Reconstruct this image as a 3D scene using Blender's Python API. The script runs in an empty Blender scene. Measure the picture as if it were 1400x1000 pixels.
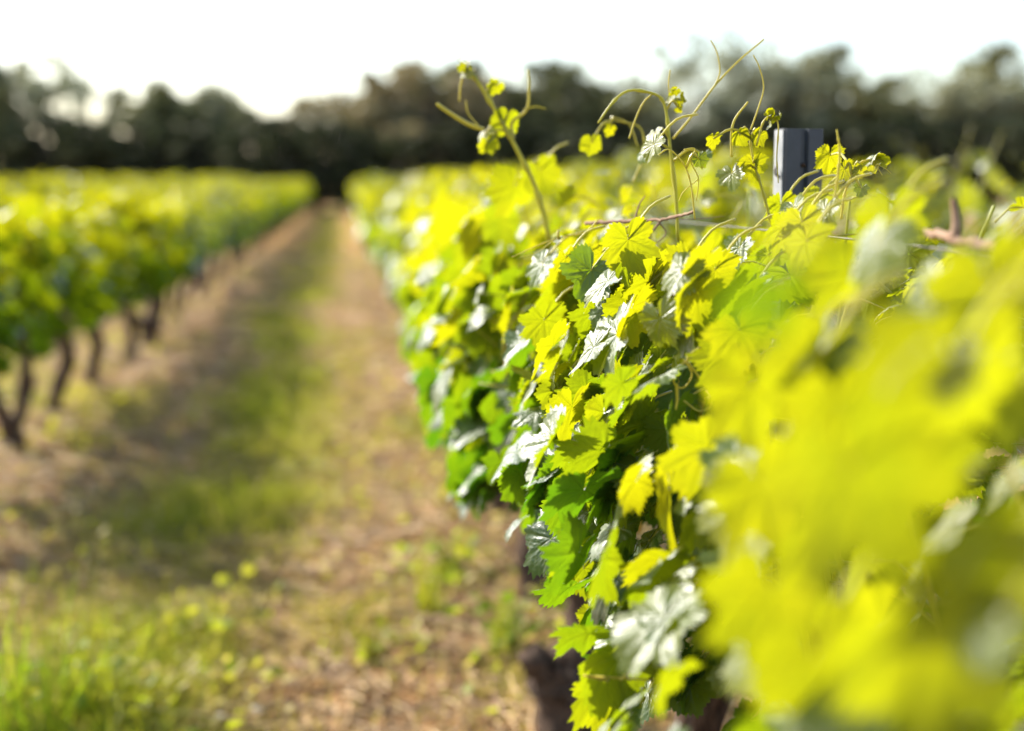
import bpy, math
import numpy as np
from mathutils import Vector, Matrix, Euler

SC = bpy.context.scene
COL = SC.collection
R = math.radians
rng = np.random.default_rng(7)

# ------------------------------------------------------------------ camera, sky, sun, exposure
F = 1944.0                                   # focal length in pixels of the 1400 px wide frame
CAM_Z = 1.35
PITCH = math.atan(255 / F)
YAW = math.atan(228 / F * math.cos(PITCH))
cd = bpy.data.cameras.new("camera")
cam = bpy.data.objects.new("camera", cd)
COL.objects.link(cam)
cam.location = (0, 0, CAM_Z)
cam.rotation_euler = (math.pi / 2 - PITCH, 0, -YAW)
cd.sensor_width = 36
cd.lens = 50
cd.clip_start = 0.02
cd.clip_end = 3000
cd.dof.use_dof = True
cd.dof.focus_distance = 1.80
cd.dof.aperture_fstop = 1.8
SC.camera = cam

SUN_EL, SUN_AZ = R(36.5), R(-51)               # azimuth from +Y, negative = to the left
SUN = np.array([math.sin(SUN_AZ) * math.cos(SUN_EL), math.cos(SUN_AZ) * math.cos(SUN_EL), math.sin(SUN_EL)])
w = bpy.data.worlds.new("World")
SC.world = w
w.use_nodes = True
nt = w.node_tree
sky = nt.nodes.new("ShaderNodeTexSky")
sky.sky_type = 'NISHITA'
sky.sun_disc = False
sky.sun_elevation = SUN_EL
sky.sun_rotation = SUN_AZ
sky.air_density = 1.0
sky.dust_density = 1.5
sky.ozone_density = 1.0
bg = nt.nodes["Background"]
nt.links.new(sky.outputs[0], bg.inputs[0])
bg.inputs[1].default_value = 0.15
sd = bpy.data.lights.new("sun", 'SUN')
sd.energy = 4.7
sd.angle = R(0.55)
sd.color = (1.0, 0.95, 0.86)
so = bpy.data.objects.new("sun", sd)
COL.objects.link(so)
so.rotation_euler = Vector(SUN).to_track_quat('Z', 'Y').to_euler()
so.location = (-20, 20, 30)
SC.view_settings.view_transform = 'Standard'
SC.view_settings.look = 'None'
SC.view_settings.exposure = 1.25
SC.view_settings.gamma = 1.0
SC.cycles.use_denoising = True
SC.cycles.max_bounces = 8
SC.cycles.diffuse_bounces = 4
SC.cycles.transparent_max_bounces = 8

CAM_M = Euler(cam.rotation_euler).to_matrix()


def at(px, py, y):
    """world point seen at photo pixel (px, py) where the ray crosses the plane of depth y"""
    d = CAM_M @ Vector(((px - 700) / F, -(py - 500) / F, -1))
    return np.array([0, 0, CAM_Z]) + np.array(d) * (y / d.y)


# ------------------------------------------------------------------ mesh helpers
def unit(v):
    v = np.asarray(v, float)
    return v / np.maximum(np.linalg.norm(v, axis=-1, keepdims=True), 1e-9)


class QM:
    """collects quad pieces and links them as one mesh object"""

    def __init__(self):
        self.v, self.q, self.c, self.m, self.n = [], [], [], [], 0

    def add(self, V, Q, C=(0.5, 0.5, 0.0), mat=0):
        V = np.asarray(V, np.float32).reshape(-1, 3)
        Q = np.asarray(Q, np.int32).reshape(-1, 4)
        C = np.asarray(C, np.float32)
        if C.ndim == 1:
            C = np.tile(C, (len(V), 1))
        self.v.append(V)
        self.q.append(Q + self.n)
        self.c.append(C)
        self.m.append(np.full(len(Q), mat, np.int32))
        self.n += len(V)

    def mesh(self, name, mats, smooth=True):
        V = np.concatenate(self.v)
        Q = np.concatenate(self.q)
        C = np.concatenate(self.c)
        M = np.concatenate(self.m)
        me = bpy.data.meshes.new(name)
        me.vertices.add(len(V))
        me.vertices.foreach_set("co", V.ravel())
        me.loops.add(Q.size)
        me.loops.foreach_set("vertex_index", Q.ravel())
        me.polygons.add(len(Q))
        me.polygons.foreach_set("loop_start", np.arange(0, Q.size, 4, dtype=np.int32))
        me.polygons.foreach_set("loop_total", np.full(len(Q), 4, np.int32))
        me.polygons.foreach_set("material_index", M)
        me.polygons.foreach_set("use_smooth", np.full(len(Q), smooth))
        me.update(calc_edges=True)
        a = me.attributes.new("tone", 'FLOAT_COLOR', 'POINT')
        a.data.foreach_set("color", np.concatenate([C, np.ones((len(C), 1), np.float32)], 1).ravel())
        for m in mats:
            me.materials.append(m)
        return me

    def build(self, name, mats, parent=None, smooth=True):
        o = bpy.data.objects.new(name, self.mesh(name, mats, smooth))
        COL.objects.link(o)
        if parent:
            o.parent = parent
        return o


def tube(qm, P, r, sides=6, C=(0.5, 0.5, 0.0), mat=0, rough=0.0, seed=0):
    P = np.asarray(P, float)
    n = len(P)
    r = np.broadcast_to(np.asarray(r, float), (n,)).copy()
    T = np.gradient(P, axis=0)
    T = unit(T)
    ref = np.array([0.31, 0.17, 0.93])
    if abs(T.mean(0) @ ref) > 0.9 * np.linalg.norm(T.mean(0)):
        ref = np.array([0.95, 0.2, 0.1])
    A = unit(np.cross(T, ref))
    B = np.cross(T, A)
    th = np.linspace(0, 2 * math.pi, sides, endpoint=False)
    rr = np.repeat(r[:, None], sides, 1)
    if rough:
        g = np.random.default_rng(seed)
        rr = rr * (1 + rough * g.standard_normal((n, sides)))
    V = P[:, None] + rr[..., None] * (np.cos(th)[None, :, None] * A[:, None] + np.sin(th)[None, :, None] * B[:, None])
    # closed ends: shrink a last ring to the axis
    V = np.concatenate([P[:1, None].repeat(sides, 1), V, (P[-1:] + T[-1:] * r[-1])[:, None].repeat(sides, 1)])
    n += 2
    i = np.arange(n - 1)[:, None] * sides
    j = np.arange(sides)[None]
    k = (j + 1) % sides
    Q = np.stack([i + j, i + k, i + sides + k, i + sides + j], -1).reshape(-1, 4)
    qm.add(V, Q, C, mat)


def spline(P, n=24):
    """Catmull-Rom through the points"""
    P = np.asarray(P, float)
    P = np.concatenate([2 * P[:1] - P[1:2], P, 2 * P[-1:] - P[-2:-1]])
    m = len(P) - 3
    t = np.linspace(0, m - 1e-6, n)
    i = t.astype(int)
    f = (t - i)[:, None]
    a, b, c, d = P[i], P[i + 1], P[i + 2], P[i + 3]
    return 0.5 * (2 * b + (c - a) * f + (2 * a - 5 * b + 4 * c - d) * f ** 2 + (3 * b - a - 3 * c + d) * f ** 3)


def vnoise(x, y, seed=0):
    x = np.asarray(x, float); y = np.asarray(y, float)
    xi = np.floor(x).astype(np.int64); yi = np.floor(y).astype(np.int64)
    fx = x - xi; fy = y - yi
    fx = fx * fx * (3 - 2 * fx); fy = fy * fy * (3 - 2 * fy)

    def h(a, b):
        k = (a * 374761393 + b * 668265263 + seed * 1442695041) & 0x7fffffff
        k = ((k ^ (k >> 13)) * 1274126177) & 0x7fffffff
        return ((k ^ (k >> 16)) & 0xffff) / 65535.0
    return (h(xi, yi) * (1 - fx) + h(xi + 1, yi) * fx) * (1 - fy) + (h(xi, yi + 1) * (1 - fx) + h(xi + 1, yi + 1) * fx) * fy


def fbm(x, y, o=4, seed=0):
    s = 0; a = 0.5; t = 0
    for k in range(o):
        s = s + a * vnoise(x * 2 ** k, y * 2 ** k, seed + k); t += a; a *= 0.5
    return s / t


def empty(name, loc, label=None, cat=None, group=None):
    o = bpy.data.objects.new(name, None)
    o.empty_display_size = 0.1
    COL.objects.link(o)
    o.location = loc
    tag(o, label, cat, group)
    return o


def tag(o, label=None, cat=None, group=None, kind=None):
    if label: o["label"] = label
    if cat: o["category"] = cat
    if group: o["group"] = group
    if kind: o["kind"] = kind
    return o


# ------------------------------------------------------------------ materials
def mat_new(name):
    m = bpy.data.materials.new(name)
    m.use_nodes = True
    t = m.node_tree
    t.nodes.clear()
    out = t.nodes.new("ShaderNodeOutputMaterial")

    def N(kind, **kw):
        n = t.nodes.new(kind)
        for k, v in kw.items():
            if k.startswith("in_"):
                n.inputs[k[3:].replace("_", " ")].default_value = v
            else:
                setattr(n, k, v)
        return n
    return m, t, out, N, t.links.new


def ramp(N, L, fac, stops):
    r = N("ShaderNodeValToRGB")
    e = r.color_ramp.elements
    e[0].position, e[0].color = stops[0][0], (*stops[0][1], 1)
    e[1].position, e[1].color = stops[-1][0], (*stops[-1][1], 1)
    for p, c in stops[1:-1]:
        x = e.new(p); x.color = (*c, 1)
    L(fac, r.inputs[0])
    return r.outputs[0]


def leaf_material(name, tr_stops, df_stops, gloss=0.36, trans=0.52, bump=0.35, spec=1.0, scale=1.0):
    m, t, out, N, L = mat_new(name)
    at_ = N("ShaderNodeAttribute", attribute_name="tone")
    sep = N("ShaderNodeSeparateColor")
    L(at_.outputs["Color"], sep.inputs[0])
    age, rnd, vein = sep.outputs
    tc = N("ShaderNodeTexCoord")
    nz = N("ShaderNodeTexNoise", in_Scale=22.0 * scale, in_Detail=4.0)
    L(tc.outputs["Object"], nz.inputs["Vector"])
    ad = N("ShaderNodeMath", operation='MULTIPLY_ADD')
    L(nz.outputs[0], ad.inputs[0]); ad.inputs[1].default_value = 0.35
    a2 = N("ShaderNodeMath", operation='ADD'); a2.inputs[1].default_value = -0.30
    ar = N("ShaderNodeMath", operation='MULTIPLY_ADD'); ar.inputs[1].default_value = 0.26
    oi = N("ShaderNodeObjectInfo")                       # plants differ a little from each other
    o2 = N("ShaderNodeMath", operation='MULTIPLY_ADD'); o2.inputs[1].default_value = 0.22; o2.inputs[2].default_value = -0.11
    L(oi.outputs["Random"], o2.inputs[0])
    o3 = N("ShaderNodeMath", operation='ADD'); L(o2.outputs[0], o3.inputs[0]); L(age, o3.inputs[1])
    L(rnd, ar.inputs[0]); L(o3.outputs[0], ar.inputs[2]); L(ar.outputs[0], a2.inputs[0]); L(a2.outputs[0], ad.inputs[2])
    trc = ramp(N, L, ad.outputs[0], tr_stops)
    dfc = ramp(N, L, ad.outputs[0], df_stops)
    # veins: a little paler in reflected light, a little darker in transmitted light
    mx = N("ShaderNodeMix", data_type='RGBA'); mx.blend_type = 'MIX'
    vf = N("ShaderNodeMath", operation='MULTIPLY'); vf.inputs[1].default_value = 0.28
    L(vein, vf.inputs[0]); L(vf.outputs[0], mx.inputs[0])
    L(dfc, mx.inputs["A"]); mx.inputs["B"].default_value = (0.20, 0.25, 0.06, 1)
    mt = N("ShaderNodeMix", data_type='RGBA'); mt.blend_type = 'MULTIPLY'
    L(vf.outputs[0], mt.inputs[0])
    L(trc, mt.inputs["A"]); mt.inputs["B"].default_value = (0.62, 0.66, 0.5, 1)
    sp = N("ShaderNodeTexNoise", in_Scale=38.0 * scale, in_Detail=5.0, in_Roughness=.7)
    L(tc.outputs["Object"], sp.inputs["Vector"])
    sf = ramp(N, L, sp.outputs[0], [(0.66, (0, 0, 0)), (0.73, (.8, .8, .8))])
    m3 = N("ShaderNodeMix", data_type='RGBA'); L(sf, m3.inputs[0]); L(mx.outputs["Result"], m3.inputs["A"]); m3.inputs["B"].default_value = (0.16, 0.10, 0.03, 1)
    m4 = N("ShaderNodeMix", data_type='RGBA'); L(sf, m4.inputs[0]); L(mt.outputs["Result"], m4.inputs["A"]); m4.inputs["B"].default_value = (0.22, 0.16, 0.01, 1)
    mx, mt = m3, m4
    # the underside is paler and matt
    geo = N("ShaderNodeNewGeometry")
    un = N("ShaderNodeMix", data_type='RGBA')
    ub = N("ShaderNodeMath", operation='MULTIPLY'); ub.inputs[1].default_value = 0.25
    L(geo.outputs["Backfacing"], ub.inputs[0]); L(ub.outputs[0], un.inputs[0])
    L(mx.outputs["Result"], un.inputs["A"]); un.inputs["B"].default_value = (0.14, 0.20, 0.05, 1)
    n2 = N("ShaderNodeTexNoise", in_Scale=85.0 * scale, in_Detail=2.0)
    L(tc.outputs["Object"], n2.inputs["Vector"])
    hb = N("ShaderNodeMath", operation='MULTIPLY_ADD'); hb.inputs[1].default_value = -0.8
    L(vein, hb.inputs[0]); L(n2.outputs[0], hb.inputs[2])
    bp = N("ShaderNodeBump", in_Strength=bump, in_Distance=0.004 / scale)
    L(hb.outputs[0], bp.inputs["Height"])
    df = N("ShaderNodeBsdfDiffuse"); L(un.outputs["Result"], df.inputs[0]); L(bp.outputs[0], df.inputs["Normal"])
    tr = N("ShaderNodeBsdfTranslucent"); L(mt.outputs["Result"], tr.inputs[0]); L(bp.outputs[0], tr.inputs["Normal"])
    ms = N("ShaderNodeMixShader"); ms.inputs[0].default_value = trans
    L(df.outputs[0], ms.inputs[1]); L(tr.outputs[0], ms.inputs[2])
    gl = N("ShaderNodeBsdfGlossy", in_Roughness=gloss); L(bp.outputs[0], gl.inputs["Normal"])
    gl.inputs["Color"].default_value = (1, 1, 1, 1)
    fr = N("ShaderNodeFresnel", in_IOR=1.45); L(bp.outputs[0], fr.inputs["Normal"])
    bk = N("ShaderNodeMath", operation='MULTIPLY_ADD'); bk.inputs[1].default_value = -spec; bk.inputs[2].default_value = spec
    L(geo.outputs["Backfacing"], bk.inputs[0])
    fm = N("ShaderNodeMath", operation='MULTIPLY', use_clamp=True)
    L(fr.outputs[0], fm.inputs[0]); L(bk.outputs[0], fm.inputs[1])
    m2 = N("ShaderNodeMixShader"); L(fm.outputs[0], m2.inputs[0])
    L(ms.outputs[0], m2.inputs[1]); L(gl.outputs[0], m2.inputs[2])
    L(m2.outputs[0], out.inputs[0])
    return m


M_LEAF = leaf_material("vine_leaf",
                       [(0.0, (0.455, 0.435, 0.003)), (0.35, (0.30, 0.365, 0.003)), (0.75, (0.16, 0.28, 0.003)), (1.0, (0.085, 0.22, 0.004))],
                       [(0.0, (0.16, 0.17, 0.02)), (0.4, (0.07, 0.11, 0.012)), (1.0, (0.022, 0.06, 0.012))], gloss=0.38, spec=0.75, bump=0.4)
M_SHOOT = leaf_material("green_shoot",
                        [(0.0, (0.75, 0.65, 0.06)), (1.0, (0.5, 0.52, 0.03))],
                        [(0.0, (0.55, 0.46, 0.08)), (1.0, (0.26, 0.32, 0.04))], gloss=0.4, spec=.5, trans=0.4, bump=0.1)
M_GRASS = leaf_material("grass_blade",
                        [(0.0, (0.66, 0.52, 0.14)), (0.35, (0.56, 0.52, 0.04)), (0.7, (0.42, 0.50, 0.015)), (1.0, (0.24, 0.38, 0.012))],
                        [(0.0, (0.50, 0.37, 0.16)), (0.35, (0.34, 0.29, 0.06)), (0.7, (0.18, 0.21, 0.025)), (1.0, (0.07, 0.13, 0.015))],
                        gloss=0.5, trans=0.45, bump=0.0, spec=0.2)


def simple(name, c1, c2, scale=20.0, rough=0.9, bump=0.6, dist=0.01, stretch=(1, 1, 1), spec=0.2, metallic=0.0, tone=False):
    m, t, out, N, L = mat_new(name)
    tc = N("ShaderNodeTexCoord")
    mp = N("ShaderNodeMapping"); mp.inputs["Scale"].default_value = stretch
    L(tc.outputs["Object"], mp.inputs[0])
    nz = N("ShaderNodeTexNoise", in_Scale=scale, in_Detail=6.0, in_Roughness=0.65)
    L(mp.outputs[0], nz.inputs["Vector"])
    if tone:
        a = N("ShaderNodeAttribute", attribute_name="tone"); s = N("ShaderNodeSeparateColor"); L(a.outputs["Color"], s.inputs[0])
        col = ramp(N, L, s.outputs[0], [(0, c1), (1, c2)])
    else:
        col = ramp(N, L, nz.outputs[0], [(0.3, c1), (0.7, c2)])
    p = N("ShaderNodeBsdfPrincipled", in_Roughness=rough, in_Metallic=metallic)
    p.inputs["Specular IOR Level"].default_value = spec
    L(col, p.inputs["Base Color"])
    if bump:
        b = N("ShaderNodeBump", in_Strength=bump, in_Distance=dist); L(nz.outputs[0], b.inputs["Height"]); L(b.outputs[0], p.inputs["Normal"])
    L(p.outputs[0], out.inputs[0])
    return m


M_BARK = simple("vine_bark", (0.03, 0.019, 0.013), (0.14, 0.09, 0.062), 14, bump=1.0, dist=0.02, stretch=(3, 3, 0.6))
M_CANE = simple("dry_cane_bark", (0.16, 0.09, 0.055), (0.36, 0.25, 0.17), 60, bump=0.5, dist=0.003)
M_STRAW = simple("straw", (0.14, 0.07, 0.03), (0.80, 0.56, 0.29), 40, rough=0.5, bump=0, spec=0.4, tone=True)
M_ZINC_LIT = simple("sunlit_zinc", (0.20, 0.215, 0.235), (0.32, 0.335, 0.36), 35, rough=0.45, bump=0.06, dist=0.001, spec=0.5, metallic=0.2)  # same metal as the post's web, sunlight put into the lighter colour
M_ZINC_SHADE = simple("shaded_zinc", (0.028, 0.033, 0.043), (0.046, 0.053, 0.066), 35, rough=0.5, bump=0.06, dist=0.001, spec=0.5, metallic=0.1)  # same zinc again, shade put into the darker colour
M_WIRE = simple("wire_metal", (0.10, 0.09, 0.08), (0.22, 0.20, 0.18), 80, rough=0.5, bump=0, metallic=0.7, spec=0.5)
M_PEB = simple("pebble_stone", (0.70, 0.67, 0.62), (0.85, 0.82, 0.78), 30, bump=0.2)
M_TBARK = simple("tree_bark", (0.05, 0.04, 0.035), (0.14, 0.12, 0.10), 6, stretch=(3, 3, 0.6), dist=0.03)


def ground_material():
    m, t, out, N, L = mat_new("vineyard_soil")
    tc = N("ShaderNodeTexCoord")
    a = N("ShaderNodeTexNoise", in_Scale=1.7, in_Detail=5.0, in_Roughness=0.6); L(tc.outputs["Object"], a.inputs["Vector"])
    b = N("ShaderNodeTexNoise", in_Scale=28.0, in_Detail=6.0, in_Roughness=0.75); L(tc.outputs["Object"], b.inputs["Vector"])
    c1 = ramp(N, L, b.outputs[0], [(0.32, (0.10, 0.042, 0.019)), (0.48, (0.36, 0.19, 0.082)), (0.68, (0.72, 0.45, 0.21))])
    att = N("ShaderNodeAttribute", attribute_name="tone"); s = N("ShaderNodeSeparateColor"); L(att.outputs["Color"], s.inputs[0])
    c2 = ramp(N, L, b.outputs[0], [(0.3, (0.12, 0.12, 0.025)), (0.7, (0.34, 0.34, 0.08))])
    mx = N("ShaderNodeMix", data_type='RGBA'); L(s.outputs[0], mx.inputs[0]); L(c1, mx.inputs["A"]); L(c2, mx.inputs["B"])
    mv = N("ShaderNodeMix", data_type='RGBA'); mv.blend_type = 'MULTIPLY'; mv.inputs[0].default_value = 0.5
    L(mx.outputs["Result"], mv.inputs["A"]); cc = ramp(N, L, a.outputs[0], [(0.3, (0.55, 0.5, 0.45)), (0.7, (1, 1, 1))]); L(cc, mv.inputs["B"])
    p = N("ShaderNodeBsdfPrincipled", in_Roughness=0.95); p.inputs["Specular IOR Level"].default_value = 0.1
    L(mv.outputs["Result"], p.inputs["Base Color"])
    bp = N("ShaderNodeBump", in_Strength=0.9, in_Distance=0.03); L(b.outputs[0], bp.inputs["Height"]); L(bp.outputs[0], p.inputs["Normal"])
    L(p.outputs[0], out.inputs[0])
    return m


# ------------------------------------------------------------------ ground
ROW_R, ROW_L, GAP = 0.57, -1.62, 2.19


def rowphase(x):
    """distance across the alley: 0 at a vine row, up to GAP"""
    return np.mod(np.asarray(x) - ROW_L, GAP)


def greenness(x, y):
    """how much green cover grows at (x, y): the grassy middle-left of each alley, patches elsewhere"""
    x = np.asarray(x, float); y = np.asarray(y, float)
    u = rowphase(x + 0.22 * (fbm(x * 0 + 3.1, y * 0.45, 2, 3) - 0.5) * 2)
    g = np.exp(-((u - 1.13) / 0.40) ** 2)
    patch = np.clip((fbm(x * 1.5, y * 1.0, 4, 11) - 0.42) * 4, 0, 1)
    g = g * (0.3 + 0.7 * patch) + 0.35 * np.clip((fbm(x * 2.3, y * 1.4, 3, 29) - 0.54) * 6, 0, 1)
    return np.clip(g, 0, 1)


def gz(x, y):
    x = np.asarray(x, float); y = np.asarray(y, float)
    u = rowphase(x)
    z = 0.035 * np.cos(u / GAP * 2 * math.pi)
    z = z + 0.05 * (fbm(x * 1.1, y * 1.1, 3, 5) - 0.5) + 0.085 * (fbm(x * 8, y * 8, 3, 8) - 0.5)
    return z * np.clip((60 - np.abs(y)) / 10, 0, 1)


def axis(segs):
    a = [np.arange(s, e, st) for s, e, st in segs]
    return np.concatenate(a + [[segs[-1][1]]])


gx = axis([(-900, -100, 100), (-100, -20, 8), (-20, -4, 0.5), (-4, -1.8, 0.06), (-1.8, 1.2, 0.03), (1.2, 2.6, .1), (2.6, 8, 0.25), (8, 60, 4), (60, 900, 105)])
gy = axis([(-60, -4, 7), (-4, 2, 0.5), (2, 2.6, .1), (2.6, 8, 0.03), (8, 14, 0.08), (14, 60, 0.4), (60, 140, 8), (140, 1600, 146)])
X, Y = np.meshgrid(gx, gy, indexing='ij')
Z = gz(X, Y)
nx, ny = X.shape
i, j = np.meshgrid(np.arange(nx - 1), np.arange(ny - 1), indexing='ij')
Q = np.stack([i * ny + j, (i + 1) * ny + j, (i + 1) * ny + j + 1, i * ny + j + 1], -1)
qm = QM()
G = greenness(X, Y)
qm.add(np.stack([X, Y, Z], -1), Q, np.stack([G.ravel() * 0.8, G.ravel(), G.ravel()], -1))
tag(qm.build("ground", [ground_material()]), kind="structure")

# ------------------------------------------------------------------ grape leaf templates
VEINS = np.radians([0, 50, -50, 103, -103, 148, -148])


def leaf_template(nth, rings, seed, lobed=1.0):
    g = np.random.default_rng(seed)
    ctrl = np.radians([0, 12, 27, 38, 52, 66, 80, 92, 104, 118, 130, 146, 160, 170])
    rad = np.array([1.0, .95, .86 - .22 * lobed, .84, .93, .87, .77 - .18 * lobed, .76, .82, .77, .68, .70, .60, .40])
    th = np.linspace(-np.radians(170), np.radians(170), nth)
    rL = rad * (1 + .06 * g.standard_normal(len(rad)))
    rR = rad * (1 + .06 * g.standard_normal(len(rad)))
    rL[0] = rR[0] = 1.0
    r = np.where(th < 0, np.interp(-th, ctrl, rL), np.interp(th, ctrl, rR))
    if nth > 40:
        saw = np.interp(np.arange(nth) + g.normal(0, .3, nth), np.arange(nth), np.array([1.07, 1.0, .91])[np.arange(nth) % 3]) + .03 * g.standard_normal(nth)
        r = r * saw
    veins = VEINS + np.radians(g.normal(0, 5, 7)) * (nth > 40)
    dv = np.min(np.abs(th[:, None] - veins[None]), 1)
    v = np.exp(-(dv / np.radians(7)) ** 2)
    t = np.linspace(0.03, 1, rings + 1)
    tt, rr = np.meshgrid(t, r, indexing='ij')
    # inner rings are rounder than the toothed edge
    smooth_r = np.interp(th, th, np.convolve(np.pad(r, 4, mode='edge'), np.ones(9) / 9, 'valid')) if nth > 40 else r
    rr = tt * (rr * tt ** 2 + smooth_r[None] * (1 - tt ** 2))
    TH = np.broadcast_to(th, rr.shape)
    x = rr * np.sin(TH); y = rr * np.cos(TH)
    VV = np.broadcast_to(v, rr.shape).copy()
    if nth > 40:                          # side veins branching off the main ones
        for a in veins[:5]:
            R_ = np.interp(abs(a), ctrl, rad)
            for f in (.22, .40, .58, .75):
                for sg in (-1, 1):
                    p0 = np.array([math.sin(a), math.cos(a)]) * R_ * (f + .04 * sg)
                    b = a + sg * math.radians(g.uniform(38, 50))
                    d = np.array([math.sin(b), math.cos(b)])
                    ux = (x - p0[0]) * d[0] + (y - p0[1]) * d[1]
                    uy = (x - p0[0]) * d[1] - (y - p0[1]) * d[0]
                    ln = .55 * R_ * (1 - f * .6)
                    VV = np.maximum(VV, .6 * np.exp(-(uy / .028) ** 2) * ((ux > 0) & (ux < ln)))
    cup = g.uniform(-.08, .22); fold = g.uniform(-.05, .22); rip = g.uniform(.02, .07)
    z = .028 * (1 - VV) * np.sin(np.clip(tt, 0, 1) * 2.6) * .8
    z = z - cup * (x * x + y * y) + fold * np.abs(x) * .7 + rip * tt ** 3 * np.sin(TH * g.integers(4, 8) + g.uniform(0, 6))
    z = z - g.uniform(.0, .22) * np.clip(y, 0, 1) ** 2 + .1 * g.standard_normal() * x * y
    cu = g.normal(0, .22); ph = g.uniform(0, math.pi)
    z = z - cu * (x * math.cos(ph) + y * math.sin(ph)) ** 2
    x = x + g.normal(0, .10) * y * np.abs(y)                # the midrib is never quite straight
    V = np.stack([x, y, z], -1).reshape(-1, 3)
    n = nth
    i = np.arange(rings)[:, None] * n
    j = np.arange(n - 1)[None]
    Q = np.stack([i + j, i + j + 1, i + n + j + 1, i + n + j], -1).reshape(-1, 4)   # upper side outwards
    # vein strength fades to the edge
    va = (VV * (1 - .5 * tt)).reshape(-1)
    return V, Q, va


T_HERO = [leaf_template(99, 9, 100 + k, lobed=.15 + (k % 4) / 3.6) for k in range(10)]
T_MID = [leaf_template(29, 2, 200 + k, lobed=.6) for k in range(6)]
T_FAR = [leaf_template(13, 1, 300 + k, lobed=.3) for k in range(4)]


def add_leaves(qm, temps, pos, nrm, tip, size, age, rnd, g, mat=0):
    nrm = unit(nrm)
    tip = tip - nrm * np.sum(tip * nrm, 1, keepdims=True)
    Yv = unit(tip); Xv = np.cross(Yv, nrm)
    which = g.integers(0, len(temps), len(pos))
    for k, (V, Q, va) in enumerate(temps):
        s = np.where(which == k)[0]
        if not len(s): continue
        W = pos[s, None] + size[s, None, None] * (V[None, :, :1] * Xv[s, None] + V[None, :, 1:2] * Yv[s, None] + V[None, :, 2:] * nrm[s, None])
        C = np.empty((len(s), len(V), 3), np.float32)
        C[..., 0] = age[s, None]; C[..., 1] = rnd[s, None]; C[..., 2] = va[None]
        q = Q[None] + (np.arange(len(s)) * len(V))[:, None, None]
        qm.add(W, q, C.reshape(-1, 3), mat)


BIAS = unit([-.36, .72, .55])                  # blades turn towards the sun's side of the sky


def foliage_mesh(name, seed, lod, shoots=15, low=1.2, ztop=1.32, zc=.56, half=.22, ylen=1.15, size=.062, shell=110, hang=.10, lefty=.5, rag=.055):
    """leaves on upright shoots rising from the cordon; local origin at the vine's foot, row along y"""
    g = np.random.default_rng(seed)
    qm = QM()
    pos, nrm, tip, siz, age = [], [], [], [], []
    temps = {'hero': T_HERO, 'mid': T_MID, 'far': T_FAR}[lod]
    for k in range(shoots):
        y0 = (k + g.uniform(.1, .9)) / shoots * ylen - ylen / 2
        b = np.array([g.normal(0, .04), y0, zc + g.uniform(-.03, .05)])
        flop = g.random() < .3
        sx = g.choice([-1, 1])
        if flop:
            e = np.array([sx * g.uniform(half, half + .1), y0 + g.normal(0, .15), g.uniform(zc + .1, ztop - .15)])
            mid = np.array([sx * half * .5, y0 + g.normal(0, .08), ztop - g.uniform(.02, .25)])
        else:
            e = np.array([g.normal(0, half * .55), y0 + g.normal(0, .1), ztop + g.normal(0.0, rag)])
            mid = (b + e) / 2 + np.array([g.normal(0, .08), g.normal(0, .05), 0])
        P = spline([b, mid, e], 14)
        if lod != 'far':
            tube(qm, P, np.linspace(.0045, .0018, 14), 5 if lod == 'hero' else 3, (g.uniform(.2, .9), .5, 0), 1)
        L_ = np.linalg.norm(np.diff(P, axis=0), axis=1).sum()
        nn = int(L_ / .055)
        for m in range(1, nn + 1):
            f = m / nn
            p = P[min(13, int(f * 13))] + g.normal(0, .01, 3)
            p[2] = min(p[2], ztop + .02)
            side = np.sign(p[0] + g.normal(0, .12)) or 1
            out = unit([side * g.uniform(.5, 1), g.normal(0, .6), g.uniform(-.2, .5)])
            pl = g.uniform(.05, .11) * (1 if f < .8 else .6)
            q = p + out * pl
            if lod == 'hero':             # the trimmed face of the row: narrow at its foot
                lim = half - g.uniform(0, .09) + .15 * np.clip((q[2] - zc) / (ztop - zc), 0, .6)
                q[0] = np.clip(q[0], -lim, lim)
            if lod == 'hero':
                tube(qm, [p, p + out * pl * .5 + np.array([0, 0, .008]), q], [.0015, .0012, .001], 4, (g.uniform(0, .6), .5, 0), 1)
            pos.append(q)
            s = size * g.uniform(.55, 1.3) * (1.0 if f < .72 else 1.0 - 2.1 * (f - .72))
            siz.append(s)
            nrm.append(np.array([side * .40, .05, .30]) + BIAS * .70 + g.normal(0, 1, 3) * np.array([.35, .55, .35]))
            tip.append(np.array([side * .5, 0, -1.0]) + g.normal(0, .45, 3))
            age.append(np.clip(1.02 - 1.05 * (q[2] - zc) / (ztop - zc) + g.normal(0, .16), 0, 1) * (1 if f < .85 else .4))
    for k in range(shell):
        side = -1 if g.random() < lefty else 1
        zz = zc - hang + (ztop - zc + hang - .04) * g.beta(1.0, low)
        xx = side * ((half - .03 * (lod == 'hero')) + .10 * math.sin(math.pi * np.clip((zz - zc + .1) / (ztop - zc + .1), 0, 1)) + g.normal(0, .035))
        pos.append(np.array([xx, g.uniform(-ylen / 2, ylen / 2), zz]))
        siz.append(size * g.uniform(.6, 1.3))
        nrm.append(np.array([side * .5, .05, .28]) + BIAS * .62 + g.normal(0, 1, 3) * np.array([.3, .5, .3]))
        tip.append(np.array([side * .35, 0, -1.0]) + g.normal(0, .4, 3))
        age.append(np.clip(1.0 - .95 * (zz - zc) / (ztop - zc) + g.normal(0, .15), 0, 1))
    pos, nrm, tip, siz, age = map(np.array, (pos, nrm, tip, siz, age))
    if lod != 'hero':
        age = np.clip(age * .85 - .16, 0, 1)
    add_leaves(qm, temps, pos, nrm, tip, siz, age, g.random(len(pos)), g)
    return qm.mesh(name, [M_LEAF, M_SHOOT])


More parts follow.
